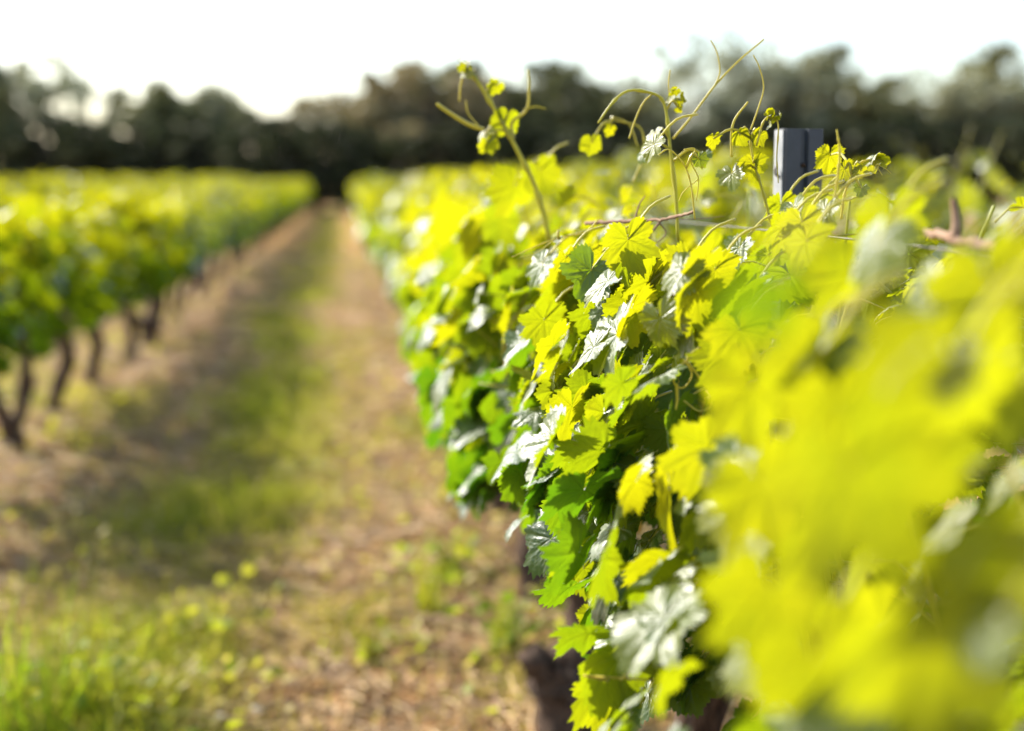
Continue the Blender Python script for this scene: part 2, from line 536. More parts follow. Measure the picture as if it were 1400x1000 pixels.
def trunk_mesh(seed, style='single', zc=.56, ylen=1.1, lod=1):
    g = np.random.default_rng(seed)
    qm = QM()
    sd_ = 10 if lod else 7

    def limb(P, r0, r1, n=16, ro=.13):
        P = spline(P, n)
        P = P + g.normal(0, .006, P.shape) * np.linspace(.3, 1, n)[:, None]
        rr = np.linspace(r0, r1, n) * (1 + .16 * np.sin(np.linspace(0, g.uniform(5, 11), n) + g.uniform(0, 6)))
        tube(qm, P, rr, sd_, rough=ro, seed=int(g.integers(1e6)))
    if style == 'single':
        a = np.array([g.normal(0, .03), g.normal(0, .04), .30])
        top = np.array([g.normal(0, .03), g.normal(0, .05), zc - .03])
        limb([(0, 0, -.06), (g.normal(0, .02), g.normal(0, .02), .12), a, top], .045, .034)
    elif style == 'fork':
        limb([(0, 0, -.06), (0, .0, .06), (-.02, .0, .12)], .055, .05)
        limb([(-.01, 0, .08), (-.06, -.06, .28), (-.06, -.09, .42), (-.03, -.12, zc)], .034, .026)
        limb([(.0, 0, .08), (.05, .05, .24), (.07, .07, .42), (.05, .12, zc)], .036, .026)
    elif style == 'stub':
        limb([(0, 0, -.06), (.01, 0, .10), (.03, .02, .2)], .085, .075)
        limb([(.0, 0, .14), (.05, .05, .3), (.02, .08, zc)], .05, .035)
        limb([(0, 0, .14), (-.08, -.04, .22)], .05, .04)
    # two arms of the cordon along the row
    t = np.array([0, 0, zc - .06])
    for s in (-1, 1):
        limb([t, t + np.array([g.normal(0, .02), s * .18, .05]), np.array([g.normal(0, .02), s * .36, zc]), np.array([0, s * ylen / 2, zc])], .028, .012)
    return qm.mesh("trunk", [M_BARK])


def link(name, me, parent, loc=(0, 0, 0)):
    o = bpy.data.objects.new(name, me)
    COL.objects.link(o)
    o.parent = parent
    o.location = loc
    return o


MID = [foliage_mesh("foliage", 40 + k, 'mid', shoots=15, size=.066, ztop=1.20 + .03 * (k % 2), half=.13, shell=105, low=1.3, rag=.10, zc=.60) for k in range(4)]
FAR = [foliage_mesh("foliage", 60 + k, 'far', shoots=11, size=.080, ztop=1.24, half=.16, shell=95, low=1.6, rag=.11) for k in range(3)]
TR_S = [trunk_mesh(80 + k, 'single') for k in range(3)]
TR_F = trunk_mesh(90, 'fork')
TR_B = trunk_mesh(91, 'stub')
TR_FAR = trunk_mesh(92, 'single', lod=0)
fg = np.random.default_rng(17)


def vine(x, y, foliage, trunk, label, group, zrot=0.0, zs=1.0):
    v = empty("grapevine", (x, y, float(gz(x, y))), label, "grapevine", group)
    f = link("foliage", foliage, v)
    f.rotation_euler.z = zrot
    f.scale.z = zs
    link("trunk", trunk, v).rotation_euler.z = zrot
    return v


VSTEP = 1.1
GR, GL = "vines of the right row", "vines of the left row"
# right row, nearest vines built leaf by leaf
near_spec = [
    (1.0, 500, dict(ztop=1.10, half=.22, lefty=.62, shell=190, size=.055), 'single',
     "nearest grapevine of the right row, huge blurred yellow leaves filling the bottom right corner"),
    (2.1, 501, dict(ztop=1.27, half=.18, lefty=.68, shell=560, zc=.74, hang=.0, size=.050), 'single',
     "sharply focused grapevine with toothed leaves and white glints below the dark metal post"),
    (3.2, 502, dict(ztop=1.30, half=.19, lefty=.65, shell=430, zc=.70, hang=.0, size=.052), 'stub',
     "grapevine whose thick knobbly dark trunk shows below the right row's leaves"),
    (4.3, 503, dict(ztop=1.29, half=.21, lefty=.6, shell=270, zc=.64, hang=.04, size=.056), 'single',
     "slightly blurred grapevine standing next behind the thick knobbly trunk in the right row"),
    (5.4, 504, dict(ztop=1.31, half=.21, shell=140, size=.062), 'single',
     "blurred grapevine third behind the dark metal post, its leaves a scatter of pale round glints"),
]
NEAR = {}
for y, sd0, kw, st, lab in near_spec:
    v = empty("grapevine", (ROW_R - .07 * (y == 3.2), y, float(gz(ROW_R, y))), lab, "grapevine", GR)
    link("foliage", foliage_mesh("foliage", sd0, 'hero' if y < 4 else 'mid', shoots=17, **kw), v)
    link("trunk", trunk_mesh(sd0 + 30, st, zc=kw.get('zc', .56)), v)
    NEAR[y] = v
y = 6.5
k = 0
while y < 56:
    far = y > 15
    vine(ROW_R + fg.normal(0, .03), y + fg.normal(0, .05), (FAR if far else MID)[k % 3], TR_FAR if far else TR_S[k % 3],
         "soft blurred grapevine in the right row's far stretch towards the trees", GR, zrot=math.pi * (k % 2), zs=fg.uniform(.92, 1.07))
    y += VSTEP; k += 1
# left row
left_named = {
    6.0: ("single", "grapevine whose leaves reach into the left edge in front of the forked trunk"),
    7.1: ("fork", "left row grapevine on a dark trunk forked into two arms like a V"),
    8.2: ("single", "left row grapevine on a slim single trunk just right of the forked one"),
    9.3: ("single", "left row grapevine on a thin straight trunk, third trunk seen from the left"),
    10.4: ("single", "left row grapevine on a thin trunk just left of the short stout stub"),
    11.5: ("stub", "left row grapevine on a short stout stub of a trunk, last trunk that stands out"),
}
for k, (y, (st, lab)) in enumerate(left_named.items()):
    tr_ = {'single': TR_S[k % 3], 'fork': TR_F, 'stub': TR_B}[st]
    vine(ROW_L + fg.normal(0, .02), y, MID[k % 4], tr_, lab, GL, zs=fg.uniform(.88, 1.04))
y = 12.6
k = 0
while y < 56:
    far = y > 17
    vine(ROW_L + fg.normal(0, .03), y + fg.normal(0, .06), (FAR if far else MID)[k % 3], TR_FAR if far else TR_S[k % 3],
         "soft blurred grapevine in the left row's far stretch, trunk lost in blur", GL, zrot=math.pi * (k % 2), zs=fg.uniform(.88, 1.04))
    y += VSTEP; k += 1
# rows beyond
for row, y0, y1, lab, grp in (
        (ROW_R + GAP, 5.2, 56, "blurred grapevine behind the right row, only its leafy top showing", "vines of the second row on the right"),
        (ROW_L - GAP, 13, 56, "grapevine behind the left row, glimpsed between trunks and over tops", "vines of the second row on the left")):
    y = y0; k = 0
    while y < y1:
        far = y > 9
        vine(row + fg.normal(0, .04), y + fg.normal(0, .08), (FAR if far else MID)[k % 3], TR_FAR, lab, grp, zrot=math.pi * (k % 2), zs=fg.uniform(1.11, 1.20) if row > 0 else fg.uniform(1.0, 1.1))
        y += VSTEP; k += 1

# ------------------------------------------------------------------ hero leaves, shoots and tendrils of the near vines
TOCAM = lambda p: unit(np.array([0, 0, CAM_Z]) - p)
hg = np.random.default_rng(5)


def nearest(y):
    k = min(NEAR, key=lambda q: abs(q - y))
    return NEAR[k]


def local(parent, P):
    return np.asarray(P) - np.array(parent.location)


def hero_leaf(px, py, y, size, mode, roll=0.0, age=.2, parent=None, temp=None, base=None, label=None):
    """one separately placed leaf centred near the photo pixel at depth y; mode T = lit through from behind,
    G = its upper side glints in the sun, D = upper side turned to us, in shade"""
    p = at(px, py, y)
    size = size * (.86 if y > 1.3 else 1.0)
    v = nearest(y)
    c = TOCAM(p)
    if mode == 'T':
        n = unit(-c * .8 + SUN * .75 + hg.normal(0, .12, 3))
    elif mode == 'G':
        n = unit(c + SUN + hg.normal(0, .08, 3))
    else:
        n = unit(c * .8 + np.array([-.2, 0, .35]) + hg.normal(0, .15, 3))
    tipd = np.array([math.sin(roll) * .9, -.15, -math.cos(roll)])
    td = unit(tipd - n * (tipd @ n))
    qm = QM()
    temps = [T_HERO[temp if temp is not None else int(hg.integers(0, 10))]]
    org = p - td * size * .35
    par = parent or v
    off = np.array(v.location)
    add_leaves(qm, temps, (org - off)[None], n[None], tipd[None], np.array([size]), np.array([age]), np.array([.5]), hg)
    # its stalk runs back into the row
    e = base if base is not None else org + np.array([.06, .03, .03]) - td * size * .5
    tube(qm, spline([e - off, (e + org) / 2 - off + np.array([0, 0, .012]), org - off], 7), [.0018] * 5 + [.0014, .0012], 5, (.3, .5, 0), 1)
    o = qm.build("leaf", [M_LEAF, M_SHOOT], par)
    if label: o["label"] = label
    return o


# in focus
for a in [
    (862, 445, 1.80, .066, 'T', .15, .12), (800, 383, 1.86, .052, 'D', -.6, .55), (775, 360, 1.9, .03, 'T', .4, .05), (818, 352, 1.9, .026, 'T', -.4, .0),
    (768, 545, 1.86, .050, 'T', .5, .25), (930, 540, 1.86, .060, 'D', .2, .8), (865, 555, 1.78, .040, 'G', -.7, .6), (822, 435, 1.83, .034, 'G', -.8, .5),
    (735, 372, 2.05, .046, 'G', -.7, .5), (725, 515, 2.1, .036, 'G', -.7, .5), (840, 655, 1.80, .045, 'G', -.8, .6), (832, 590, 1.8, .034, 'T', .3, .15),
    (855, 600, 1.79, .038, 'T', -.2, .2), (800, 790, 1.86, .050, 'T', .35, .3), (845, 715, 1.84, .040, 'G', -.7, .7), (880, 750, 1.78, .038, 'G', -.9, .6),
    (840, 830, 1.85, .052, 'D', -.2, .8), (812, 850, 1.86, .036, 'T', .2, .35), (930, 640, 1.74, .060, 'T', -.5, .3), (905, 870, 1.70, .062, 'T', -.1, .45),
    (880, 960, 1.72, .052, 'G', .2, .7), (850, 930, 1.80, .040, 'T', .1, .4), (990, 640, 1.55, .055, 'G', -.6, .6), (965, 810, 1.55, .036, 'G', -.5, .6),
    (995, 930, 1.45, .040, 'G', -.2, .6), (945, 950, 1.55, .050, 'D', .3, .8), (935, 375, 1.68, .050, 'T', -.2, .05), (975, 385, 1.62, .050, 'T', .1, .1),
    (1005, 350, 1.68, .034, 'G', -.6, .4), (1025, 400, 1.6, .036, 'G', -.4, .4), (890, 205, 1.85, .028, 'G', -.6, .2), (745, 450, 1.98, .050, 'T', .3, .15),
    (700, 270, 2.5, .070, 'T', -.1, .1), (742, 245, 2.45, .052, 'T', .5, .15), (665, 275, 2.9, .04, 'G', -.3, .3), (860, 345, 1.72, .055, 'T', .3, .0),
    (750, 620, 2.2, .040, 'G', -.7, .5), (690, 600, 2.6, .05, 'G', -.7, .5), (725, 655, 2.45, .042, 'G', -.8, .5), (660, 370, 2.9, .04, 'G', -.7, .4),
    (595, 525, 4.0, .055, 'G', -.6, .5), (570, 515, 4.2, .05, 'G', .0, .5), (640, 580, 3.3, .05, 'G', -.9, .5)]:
    hero_leaf(*a[:6], age=a[6])
# round the foot of the post and in the gap towards the lens
for a in [
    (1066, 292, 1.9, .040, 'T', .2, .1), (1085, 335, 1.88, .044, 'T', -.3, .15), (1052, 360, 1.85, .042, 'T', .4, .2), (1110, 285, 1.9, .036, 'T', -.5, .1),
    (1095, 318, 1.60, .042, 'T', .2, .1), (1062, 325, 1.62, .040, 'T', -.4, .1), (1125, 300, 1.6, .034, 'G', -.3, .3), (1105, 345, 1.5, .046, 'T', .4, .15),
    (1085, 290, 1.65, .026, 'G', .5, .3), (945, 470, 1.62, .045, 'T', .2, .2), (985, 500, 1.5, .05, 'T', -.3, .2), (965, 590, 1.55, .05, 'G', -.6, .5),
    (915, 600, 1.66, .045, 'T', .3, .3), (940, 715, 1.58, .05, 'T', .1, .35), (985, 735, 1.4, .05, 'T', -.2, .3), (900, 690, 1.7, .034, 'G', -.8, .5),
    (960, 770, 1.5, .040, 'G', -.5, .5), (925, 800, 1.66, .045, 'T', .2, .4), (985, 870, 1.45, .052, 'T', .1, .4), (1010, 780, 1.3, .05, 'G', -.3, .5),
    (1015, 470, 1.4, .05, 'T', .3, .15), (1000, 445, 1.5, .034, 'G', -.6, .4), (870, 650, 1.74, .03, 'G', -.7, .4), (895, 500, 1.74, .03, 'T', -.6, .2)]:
    hero_leaf(*a[:6], age=a[6])
# close to the lens, far out of focus
for a in [
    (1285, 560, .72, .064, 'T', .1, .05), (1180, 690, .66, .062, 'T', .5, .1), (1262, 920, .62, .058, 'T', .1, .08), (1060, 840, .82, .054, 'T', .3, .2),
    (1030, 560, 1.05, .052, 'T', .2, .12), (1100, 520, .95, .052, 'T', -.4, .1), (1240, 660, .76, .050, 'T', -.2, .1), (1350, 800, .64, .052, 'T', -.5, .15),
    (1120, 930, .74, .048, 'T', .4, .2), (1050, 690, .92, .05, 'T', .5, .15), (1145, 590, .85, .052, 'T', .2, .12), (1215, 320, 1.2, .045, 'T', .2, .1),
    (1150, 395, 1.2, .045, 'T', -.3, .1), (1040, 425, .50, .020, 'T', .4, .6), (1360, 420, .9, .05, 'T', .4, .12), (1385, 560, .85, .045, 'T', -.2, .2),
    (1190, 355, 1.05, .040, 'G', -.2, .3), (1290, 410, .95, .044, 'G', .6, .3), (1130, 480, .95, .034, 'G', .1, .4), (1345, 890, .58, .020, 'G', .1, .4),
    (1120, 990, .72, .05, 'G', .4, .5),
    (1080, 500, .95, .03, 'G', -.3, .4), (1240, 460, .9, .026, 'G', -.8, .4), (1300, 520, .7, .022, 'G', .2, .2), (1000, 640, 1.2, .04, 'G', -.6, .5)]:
    hero_leaf(*a[:6], age=a[6])


def shoot(pts, y, r0, r1, leaves=(), tendrils=(), age=.5, name="shoot"):
    """a shoot standing out of the canopy: pts are photo pixels with optional depth offset; leaves and tendrils are its own pieces"""
    v = nearest(y)
    off = np.array(v.location)
    W = np.array([at(p[0], p[1], y + (p[2] if len(p) > 2 else 0)) for p in pts])
    S = spline(W, 30)
    qm = QM()
    k_ = .8 if y < 2.1 else 1.0
    rr = np.linspace(r0, r1, 30) * k_
    rr[[5, 10, 15, 20, 25]] *= 1.6
    tube(qm, S - off, rr, 8, (age, .5, 0), 0)
    o = qm.build(name, [M_SHOOT], v)
    for a in leaves:
        px, py, s, mode, roll, ag = a[:6]
        lp = at(px, py, y)
        b = S[np.argmin(np.linalg.norm(S - lp, axis=1))]
        hero_leaf(px, py, y + (a[6] if len(a) > 6 else 0), s, mode, roll, ag, parent=o, base=b)
    for tp, ra, rb in tendrils:
        q = QM()
        Wt = np.array([at(p[0], p[1], y + (p[2] if len(p) > 2 else 0)) for p in tp])
        tube(q, spline(Wt, 26) - off, np.linspace(ra, rb, 26) * k_, 7, (.15, .5, 0), 0)
        q.build("tendril", [M_SHOOT], o)
    return o


def bud(o, px, py, y, r=.006, n=9):
    """cluster of tiny unopened leaves at a shoot tip"""
    v = nearest(y)
    off = np.array(v.location)
    p = at(px, py, y)
    q = QM()
    P = p + hg.normal(0, r * .8, (n, 3))
    add_leaves(q, T_HERO[:4], P - off, hg.normal(0, 1, (n, 3)) + SUN, hg.normal(0, 1, (n, 3)) + [0, 0, .4], hg.uniform(.6, 1.5, n) * r, np.full(n, .0), np.full(n, .5), hg)
    b = q.build("bud", [M_LEAF], o)
    b["label"] = "pale unopened tip leaves"


# tall shoot left of centre
s = shoot([(752, 330), (735, 265), (712, 215), (682, 160), (655, 115), (637, 92)], 2.25, .0044, .0026,
          [(676, 122, .020, 'T', -.5, .05), (690, 172, .034, 'T', -.2, .08), (662, 190, .026, 'G', .35, .2), (668, 200, .026, 'T', .5, .1)],
          [([(662, 178), (640, 170), (615, 155), (598, 143)], .0036, .0030), ([(702, 190), (700, 168), (720, 150), (723, 120), (722, 96)], .0030, .0014),
           ([(716, 150), (732, 146), (746, 149)], .0014, .001), ([(654, 172), (640, 155), (637, 138)], .0012, .0009), ([(636, 95), (630, 115), (628, 138)], .0018, .0013),
           ([(632, 90), (612, 62), (585, 30), (555, -12)], .0004, .0003)])
bud(s, 638, 91, 2.25, .009)
# arching shoot tips in the middle
s = shoot([(927, 330), (924, 270), (916, 200), (912, 160), (906, 138), (893, 128), (860, 124), (838, 140), (818, 168)], 1.95, .0030, .0020,
          [(930, 150, .010, 'T', .9, .0), (893, 190, .022, 'G', .4, .25), (880, 215, .018, 'G', .5, .25), (965, 215, .016, 'D', .3, .5)],
          [([(920, 190), (945, 160), (975, 120), (1005, 88), (1044, 54)], .0022, .0014), ([(978, 116), (984, 98), (980, 72), (972, 56)], .0013, .0010),
           ([(860, 190), (870, 160), (880, 140), (890, 130)], .0016, .0014), ([(915, 130), (914, 112), (916, 96)], .0013, .001)], age=.6)
bud(s, 924, 136, 1.95, .009)
s = shoot([(950, 300), (945, 255), (935, 225), (915, 205), (900, 212)], 1.78, .0014, .0010, [(958, 222, .016, 'D', .5, .4)],
          [([(935, 205), (950, 204), (945, 222), (955, 245), (952, 275)], .0013, .0008), ([(955, 245), (935, 262), (928, 275)], .0009, .0006)], age=.1)
s = shoot([(865, 250), (880, 212), (875, 175), (840, 165)], 2.2, .0018, .001, [(808, 202, .026, 'T', .1, .05), (832, 180, .016, 'T', -.3, .1)],
          [([(872, 200), (860, 170), (838, 160)], .0012, .0008)], age=.3)
# shoots left of the post
s = shoot([(1060, 330), (1045, 270), (1030, 220), (1024, 180)], 1.86, .0026, .0016,
          [(1030, 232, .030, 'T', .2, .1), (1012, 190, .020, 'T', .5, .05), (1035, 190, .018, 'T', -.5, .05), (975, 195, .018, 'T', .3, .08), (1000, 245, .03, 'G', .3, .2)],
          [([(1026, 178), (1036, 150), (1044, 120), (1038, 92), (1030, 76)], .0014, .0009), ([(1000, 215), (1002, 170), (1022, 140)], .0024, .0016, )], age=.3)
s2 = shoot([(1034, 200), (1044, 166), (1056, 160), (1064, 172), (1062, 215), (1064, 250)], 1.84, .0016, .0009, (), (), age=.1)
bud(s2, 1054, 158, 1.84, .007)
# the sharp young shoot right of the post
s = shoot([(1150, 300), (1153, 275), (1158, 255), (1172, 226), (1190, 218)], 1.74, .0024, .0013,
          [(1158, 236, .019, 'T', .7, .02), (1174, 238, .016, 'T', -.4, .02), (1176, 262, .014, 'D', -.5, .5), (1133, 222, .032, 'T', .1, .05, .12)],
          [([(1192, 218), (1200, 230), (1206, 240)], .0010, .0006), ([(1150, 280), (1142, 268), (1132, 268)], .0011, .0008), ([(1200, 225), (1212, 232), (1218, 238)], .0007, .0005)], age=.05)
bud(s, 1198, 218, 1.74, .0085, 12)
s = shoot([(1138, 290, .1), (1144, 250, .1), (1148, 210, .1), (1144, 178, .1)], 1.5, .0022, .0013, (), (), age=.2)
# tendrils curling on the face of the row
s = shoot([(985, 560), (955, 515), (940, 490), (965, 470), (985, 455)], 1.55, .0018, .0012, (),
          [([(945, 490), (925, 505), (922, 525), (935, 530), (946, 512), (935, 492)], .0014, .001), ([(925, 525), (926, 545), (924, 560)], .0024, .0016), ([(935, 548), (955, 562), (970, 556), (975, 535)], .0014, .0012)], age=.2)
s = shoot([(818, 300), (800, 318), (770, 324), (735, 336), (700, 352)], 1.98, .0014, .0006, [(762, 330, .011, 'G', -.2, .3)],
          [([(760, 326), (735, 345), (712, 352)], .0008, .0005), ([(815, 338), (850, 333), (880, 330)], .0009, .0007)], age=.1)
s = shoot([(812, 462), (805, 485), (790, 500), (786, 508)], 1.78, .0008, .0005, (), [([(812, 474), (802, 480), (795, 490)], .0006, .0004), ([(812, 480), (816, 505), (826, 512)], .0012, .001)], age=.1)
s = shoot([(900, 455), (915, 462), (935, 485), (945, 500)], 1.76, .0010, .0008, [(940, 480, .012, 'T', -.3, .1)], (), age=.1)

# ------------------------------------------------------------------ post, wire, dry canes
def steel_post(px, top_py, y, label):
    p = at(px, top_py, y)
    g0 = float(gz(p[0], y))
    o = empty("trellis_post", (p[0], y, g0), label, "post")
    # rolled sheet profile: two flanges, a web with a middle rib
    prof = np.array([(-.029, .030), (-.0295, .004), (-.027, 0), (-.006, 0), (-.003, .006), (.003, .006), (.006, 0), (.027, 0), (.0295, .004), (.029, .030)])
    inn = prof + np.array([[.0025, 0], [.0025, .002], [.002, .0025], [0, .0025], [0, .0025], [0, .0025], [0, .0025], [-.002, .0025], [-.0025, .002], [-.0025, 0]])
    loop = np.concatenate([prof, inn[::-1]])
    n = len(loop)
    H = p[2] - g0
    zs = np.concatenate([[-.25], np.linspace(0, H, 30)])
    V = np.concatenate([np.c_[loop, np.full(n, z)] for z in zs])
    i = np.arange(len(zs) - 1)[:, None] * n
    j = np.arange(n)[None]
    k = (j + 1) % n
    qm = QM()
    qm.add(V, np.stack([i + j, i + k, i + n + k, i + n + j], -1))
    m = len(prof)
    b = (len(zs) - 1) * n
    qm.add(V[b:], np.array([[q, q + 1, n - 2 - q, n - 1 - q] for q in range(m - 1)]))
    o.scale = (1.08, 1.08, 1)
    link("web", qm.mesh("web", [M_ZINC_SHADE], smooth=False), o)
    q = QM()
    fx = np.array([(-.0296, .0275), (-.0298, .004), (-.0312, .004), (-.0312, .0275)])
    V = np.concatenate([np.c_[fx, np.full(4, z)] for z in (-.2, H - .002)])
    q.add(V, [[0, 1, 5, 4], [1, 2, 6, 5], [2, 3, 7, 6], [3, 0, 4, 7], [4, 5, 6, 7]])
    link("lit_flange", q.mesh("lit_flange", [M_ZINC_LIT], smooth=False), o)  # thin sheet laid on the left side, sunlit brightness painted in its colour
    # hooks punched from the flange and a dark plug painted as the shade in a hole
    for s_ in (-1, 1):
        for h in (.07, .19, .31):
            q = QM()
            tube(q, spline([(s_ * .029, .012, H - h), (s_ * .036, .012, H - h + .004), (s_ * .037, .012, H - h + .014)], 6), .0018, 6)
            link("hook", q.mesh("hook", [M_WIRE]), o)
    q = QM()
    tube(q, [(0.0, .0045, H - .052), (0.0, .0015, H - .052)], .0032, 10)
    link("hole_shade", q.mesh("hole_shade", [M_BARK]), o)  # solid dark disc, its colour stands in for the hole's shade
    o.rotation_euler.z = R(11)
    return o


steel_post(1101, 176, 2.02, "dark blue grey steel trellis post standing among the vines of the right row")

ZW = 1.275


def wire(x, y0, y1, z, label):
    q = QM()
    ys = np.linspace(y0, y1, 120)
    tube(q, np.c_[np.full(120, x), ys, z + .006 * np.sin(ys * 1.3)], .0013, 5)
    o = q.build("trellis_wire", [M_WIRE])
    tag(o, label, "wire")


wire(ROW_R + .02, .3, 55, ZW, "thin steel trellis wire running through the leafy top of the right row")


def dry(pts, y, r0, r1, label, extra=()):
    o = QM()
    W = np.array([at(p[0], p[1], y + (p[2] if len(p) > 2 else 0)) for p in pts])
    S = spline(W, 40)
    tube(o, S + hg.normal(0, r0 * .25, S.shape), np.linspace(r0, r1, 40), 8, rough=.12, seed=3)
    for e, ra in extra:
        We = np.array([at(p[0], p[1], y + (p[2] if len(p) > 2 else 0)) for p in e])
        tube(o, spline(We, 22), np.linspace(ra, ra * .5, 22), 6)
    ob = o.build("dry_cane", [M_CANE])
    tag(ob, label, "dead cane")
    return ob


dry([(1470, 358, -.12), (1390, 345, 0), (1310, 326, .1), (1240, 312, .2), (1175, 288, .3)], 1.22, .0062, .0035,
    "brown dead cane lying along the wire at the right edge, out of focus", [([(1306, 326, .1), (1307, 300, .1), (1303, 274, .1)], .006)])
dry([(800, 306, .1), (840, 304, .05), (880, 302, 0), (915, 299, -.05), (950, 290, -.1)], 1.95, .003, .002,
    "grey brown dry cane tangled on the wire below the arching shoot tips",
    [([(880, 302), (886, 325), (878, 350), (880, 390)], .0032), ([(880, 352), (892, 350), (898, 362)], .0022), ([(868, 300), (874, 280), (882, 268)], .0014),
     ([(905, 300), (890, 318), (872, 330), (858, 352)], .0018), ([(915, 299), (945, 300), (990, 296)], .0009), ([(900, 303), (910, 320), (890, 338)], .0012)])

# ------------------------------------------------------------------ grass, straw and weeds
def scatter(n, y0, y1, power, xr, seed):
    g = np.random.default_rng(seed)
    t = g.random(n)
    y = (y0 ** power + t * (y1 ** power - y0 ** power)) ** (1 / power)
    half = xr(y)
    x = half[0] + (half[1] - half[0]) * g.random(n)
    return x, y, g


def blades(qm, x, y, h, wd, lean, age, g, seg=4):
    n = len(x)
    z = gz(x, y) - .005
    a = g.uniform(0, 2 * math.pi, n)
    d = np.c_[np.cos(a), np.sin(a), np.zeros(n)]
    b = a + math.pi / 2 + g.normal(0, .5, n)
    s = np.c_[np.cos(b), np.sin(b), np.zeros(n)]
    t = np.linspace(0, 1, seg + 1)
    ctr = np.c_[x, y, z][:, None] + d[:, None] * (lean * h)[:, None, None] * (t ** 2)[None, :, None]
    ctr[..., 2] += h[:, None] * (t - .35 * lean[:, None].clip(0, 1.6) * t ** 2)
    ww = wd[:, None] * (1 - t ** 1.6 * .95)[None] * .5
    V = np.stack([ctr - s[:, None] * ww[..., None], ctr + s[:, None] * ww[..., None]], 2)
    V = V.reshape(n, -1, 3)
    k = np.arange(seg) * 2
    q = np.stack([k, k + 1, k + 3, k + 2], -1)
    Q = q[None] + (np.arange(n) * (seg + 1) * 2)[:, None, None]
    C = np.zeros((n, (seg + 1) * 2, 3), np.float32)
    C[..., 0] = age[:, None]; C[..., 1] = g.random(n)[:, None]
    qm.add(V, Q, C.reshape(-1, 3))


fan = lambda y: (np.maximum(-0.26 * y - .3, -14), np.minimum(.40 * y + .1, 8) * 0 + np.minimum(.62 + .1 * y, 3.6))
qm = QM()
for n, y0, y1, pw, hh, ww, sd0 in ((85000, 2.6, 9, .8, 1.1, .0050, 1), (52000, 9, 24, .6, 1.1, .010, 2), (42000, 24, 60, .6, 1.2, .022, 3)):
    x, y, g = scatter(n, y0, y1, pw, fan, sd0)
    keep = g.random(n) < greenness(x, y) * .95 + .07
    x, y = x[keep], y[keep]
    m = len(x)
    gr = greenness(x, y)
    h = (.035 + .13 * g.random(m) ** 1.6) * hh * (.6 + .7 * gr)
    ag = np.clip(.14 + .42 * gr + g.normal(0, .22, m) - .25 * (fbm(x * 3, y * 3, 2, 77) - .5), 0, 1)
    blades(qm, x, y, h, np.full(m, ww) * g.uniform(.6, 1.4, m), g.uniform(.2, 1.5, m), ag, g)
tag(qm.build("grass", [M_GRASS]), kind="stuff")

# low broad-leaved ground cover among the grass
qm = QM()
x, y, g = scatter(26000, 2.6, 26, .65, fan, 9)
keep = g.random(len(x)) < np.clip((fbm(x * 2.2, y * 1.6, 3, 51) - .47) * 5, 0, 1) * (.3 + .7 * greenness(x, y))
x, y = x[keep], y[keep]
m = len(x)
pos = np.c_[x, y, gz(x, y) + g.uniform(.01, .09, m)]
add_leaves(qm, T_FAR, pos, np.array([0, 0, 1.0]) + SUN * .4 + g.normal(0, .5, (m, 3)), g.normal(0, 1, (m, 3)), g.uniform(.008, .022, m) * (1 + y * .05), np.clip(g.normal(.33, .2, m), .05, 1), g.random(m), g)
tag(qm.build("ground_cover", [M_GRASS]), kind="stuff")

# straw and dry litter
qm = QM()
x, y, g = scatter(42000, 2.6, 26, .65, fan, 12)
keep = g.random(len(x)) < 1.0 - .75 * greenness(x, y)
x, y = x[keep], y[keep]
m = len(x)
a = g.uniform(0, math.pi, m)
ln = g.uniform(.02, .17, m) * (1 + y * .03)
d = np.c_[np.cos(a), np.sin(a), g.normal(0, .16, m)]
c = np.c_[x, y, gz(x, y) + g.uniform(.003, .022, m)]
sv = np.c_[-np.sin(a), np.cos(a), np.zeros(m)]
wd = g.uniform(.0010, .0034, m) * (1 + y * .05)
tn_ = g.random(m) ** 1.7
V = np.stack([c - d * ln[:, None] / 2, c + np.array([0, 0, .004]) + sv * (ln * g.normal(0, .06, m))[:, None], c + d * ln[:, None] / 2], 1)
off = np.stack([-sv * wd[:, None], np.array([0, 0, 1.0]) * wd[:, None] * 1.2, sv * wd[:, None]], 1)   # a tiny triangular section
VV = (V[:, :, None] + off[:, None]).reshape(m, 9, 3)
q = []
for r_ in range(2):
    for s_ in range(3):
        q.append([r_ * 3 + s_, r_ * 3 + (s_ + 1) % 3, r_ * 3 + 3 + (s_ + 1) % 3, r_ * 3 + 3 + s_])
Qs = np.array(q)[None] + (np.arange(m) * 9)[:, None, None]
C = np.repeat(np.c_[tn_, tn_, tn_], 9, 0)
qm.add(VV, Qs, C)
tag(qm.build("straw_litter", [M_STRAW]), kind="stuff")


# fallen dead leaves and husks, curled on the soil
qm = QM()
x, y, g = scatter(9000, 2.6, 22, .65, fan, 14)
keep = g.random(len(x)) < (1.0 - .6 * greenness(x, y)) * np.clip((fbm(x * 2.6, y * 1.7, 3, 91) - .38) * 4, .1, 1)
x, y = x[keep], y[keep]
m = len(x)
add_leaves(qm, T_FAR, np.c_[x, y, gz(x, y) + g.uniform(.004, .02, m)], np.array([0, 0, 1.0]) + g.normal(0, .55, (m, 3)), g.normal(0, 1, (m, 3)), g.uniform(.005, .015, m) * (1 + y * .03), g.random(m) ** 1.6, g.random(m), g)
tag(qm.build("leaf_litter", [M_STRAW]), kind="stuff")


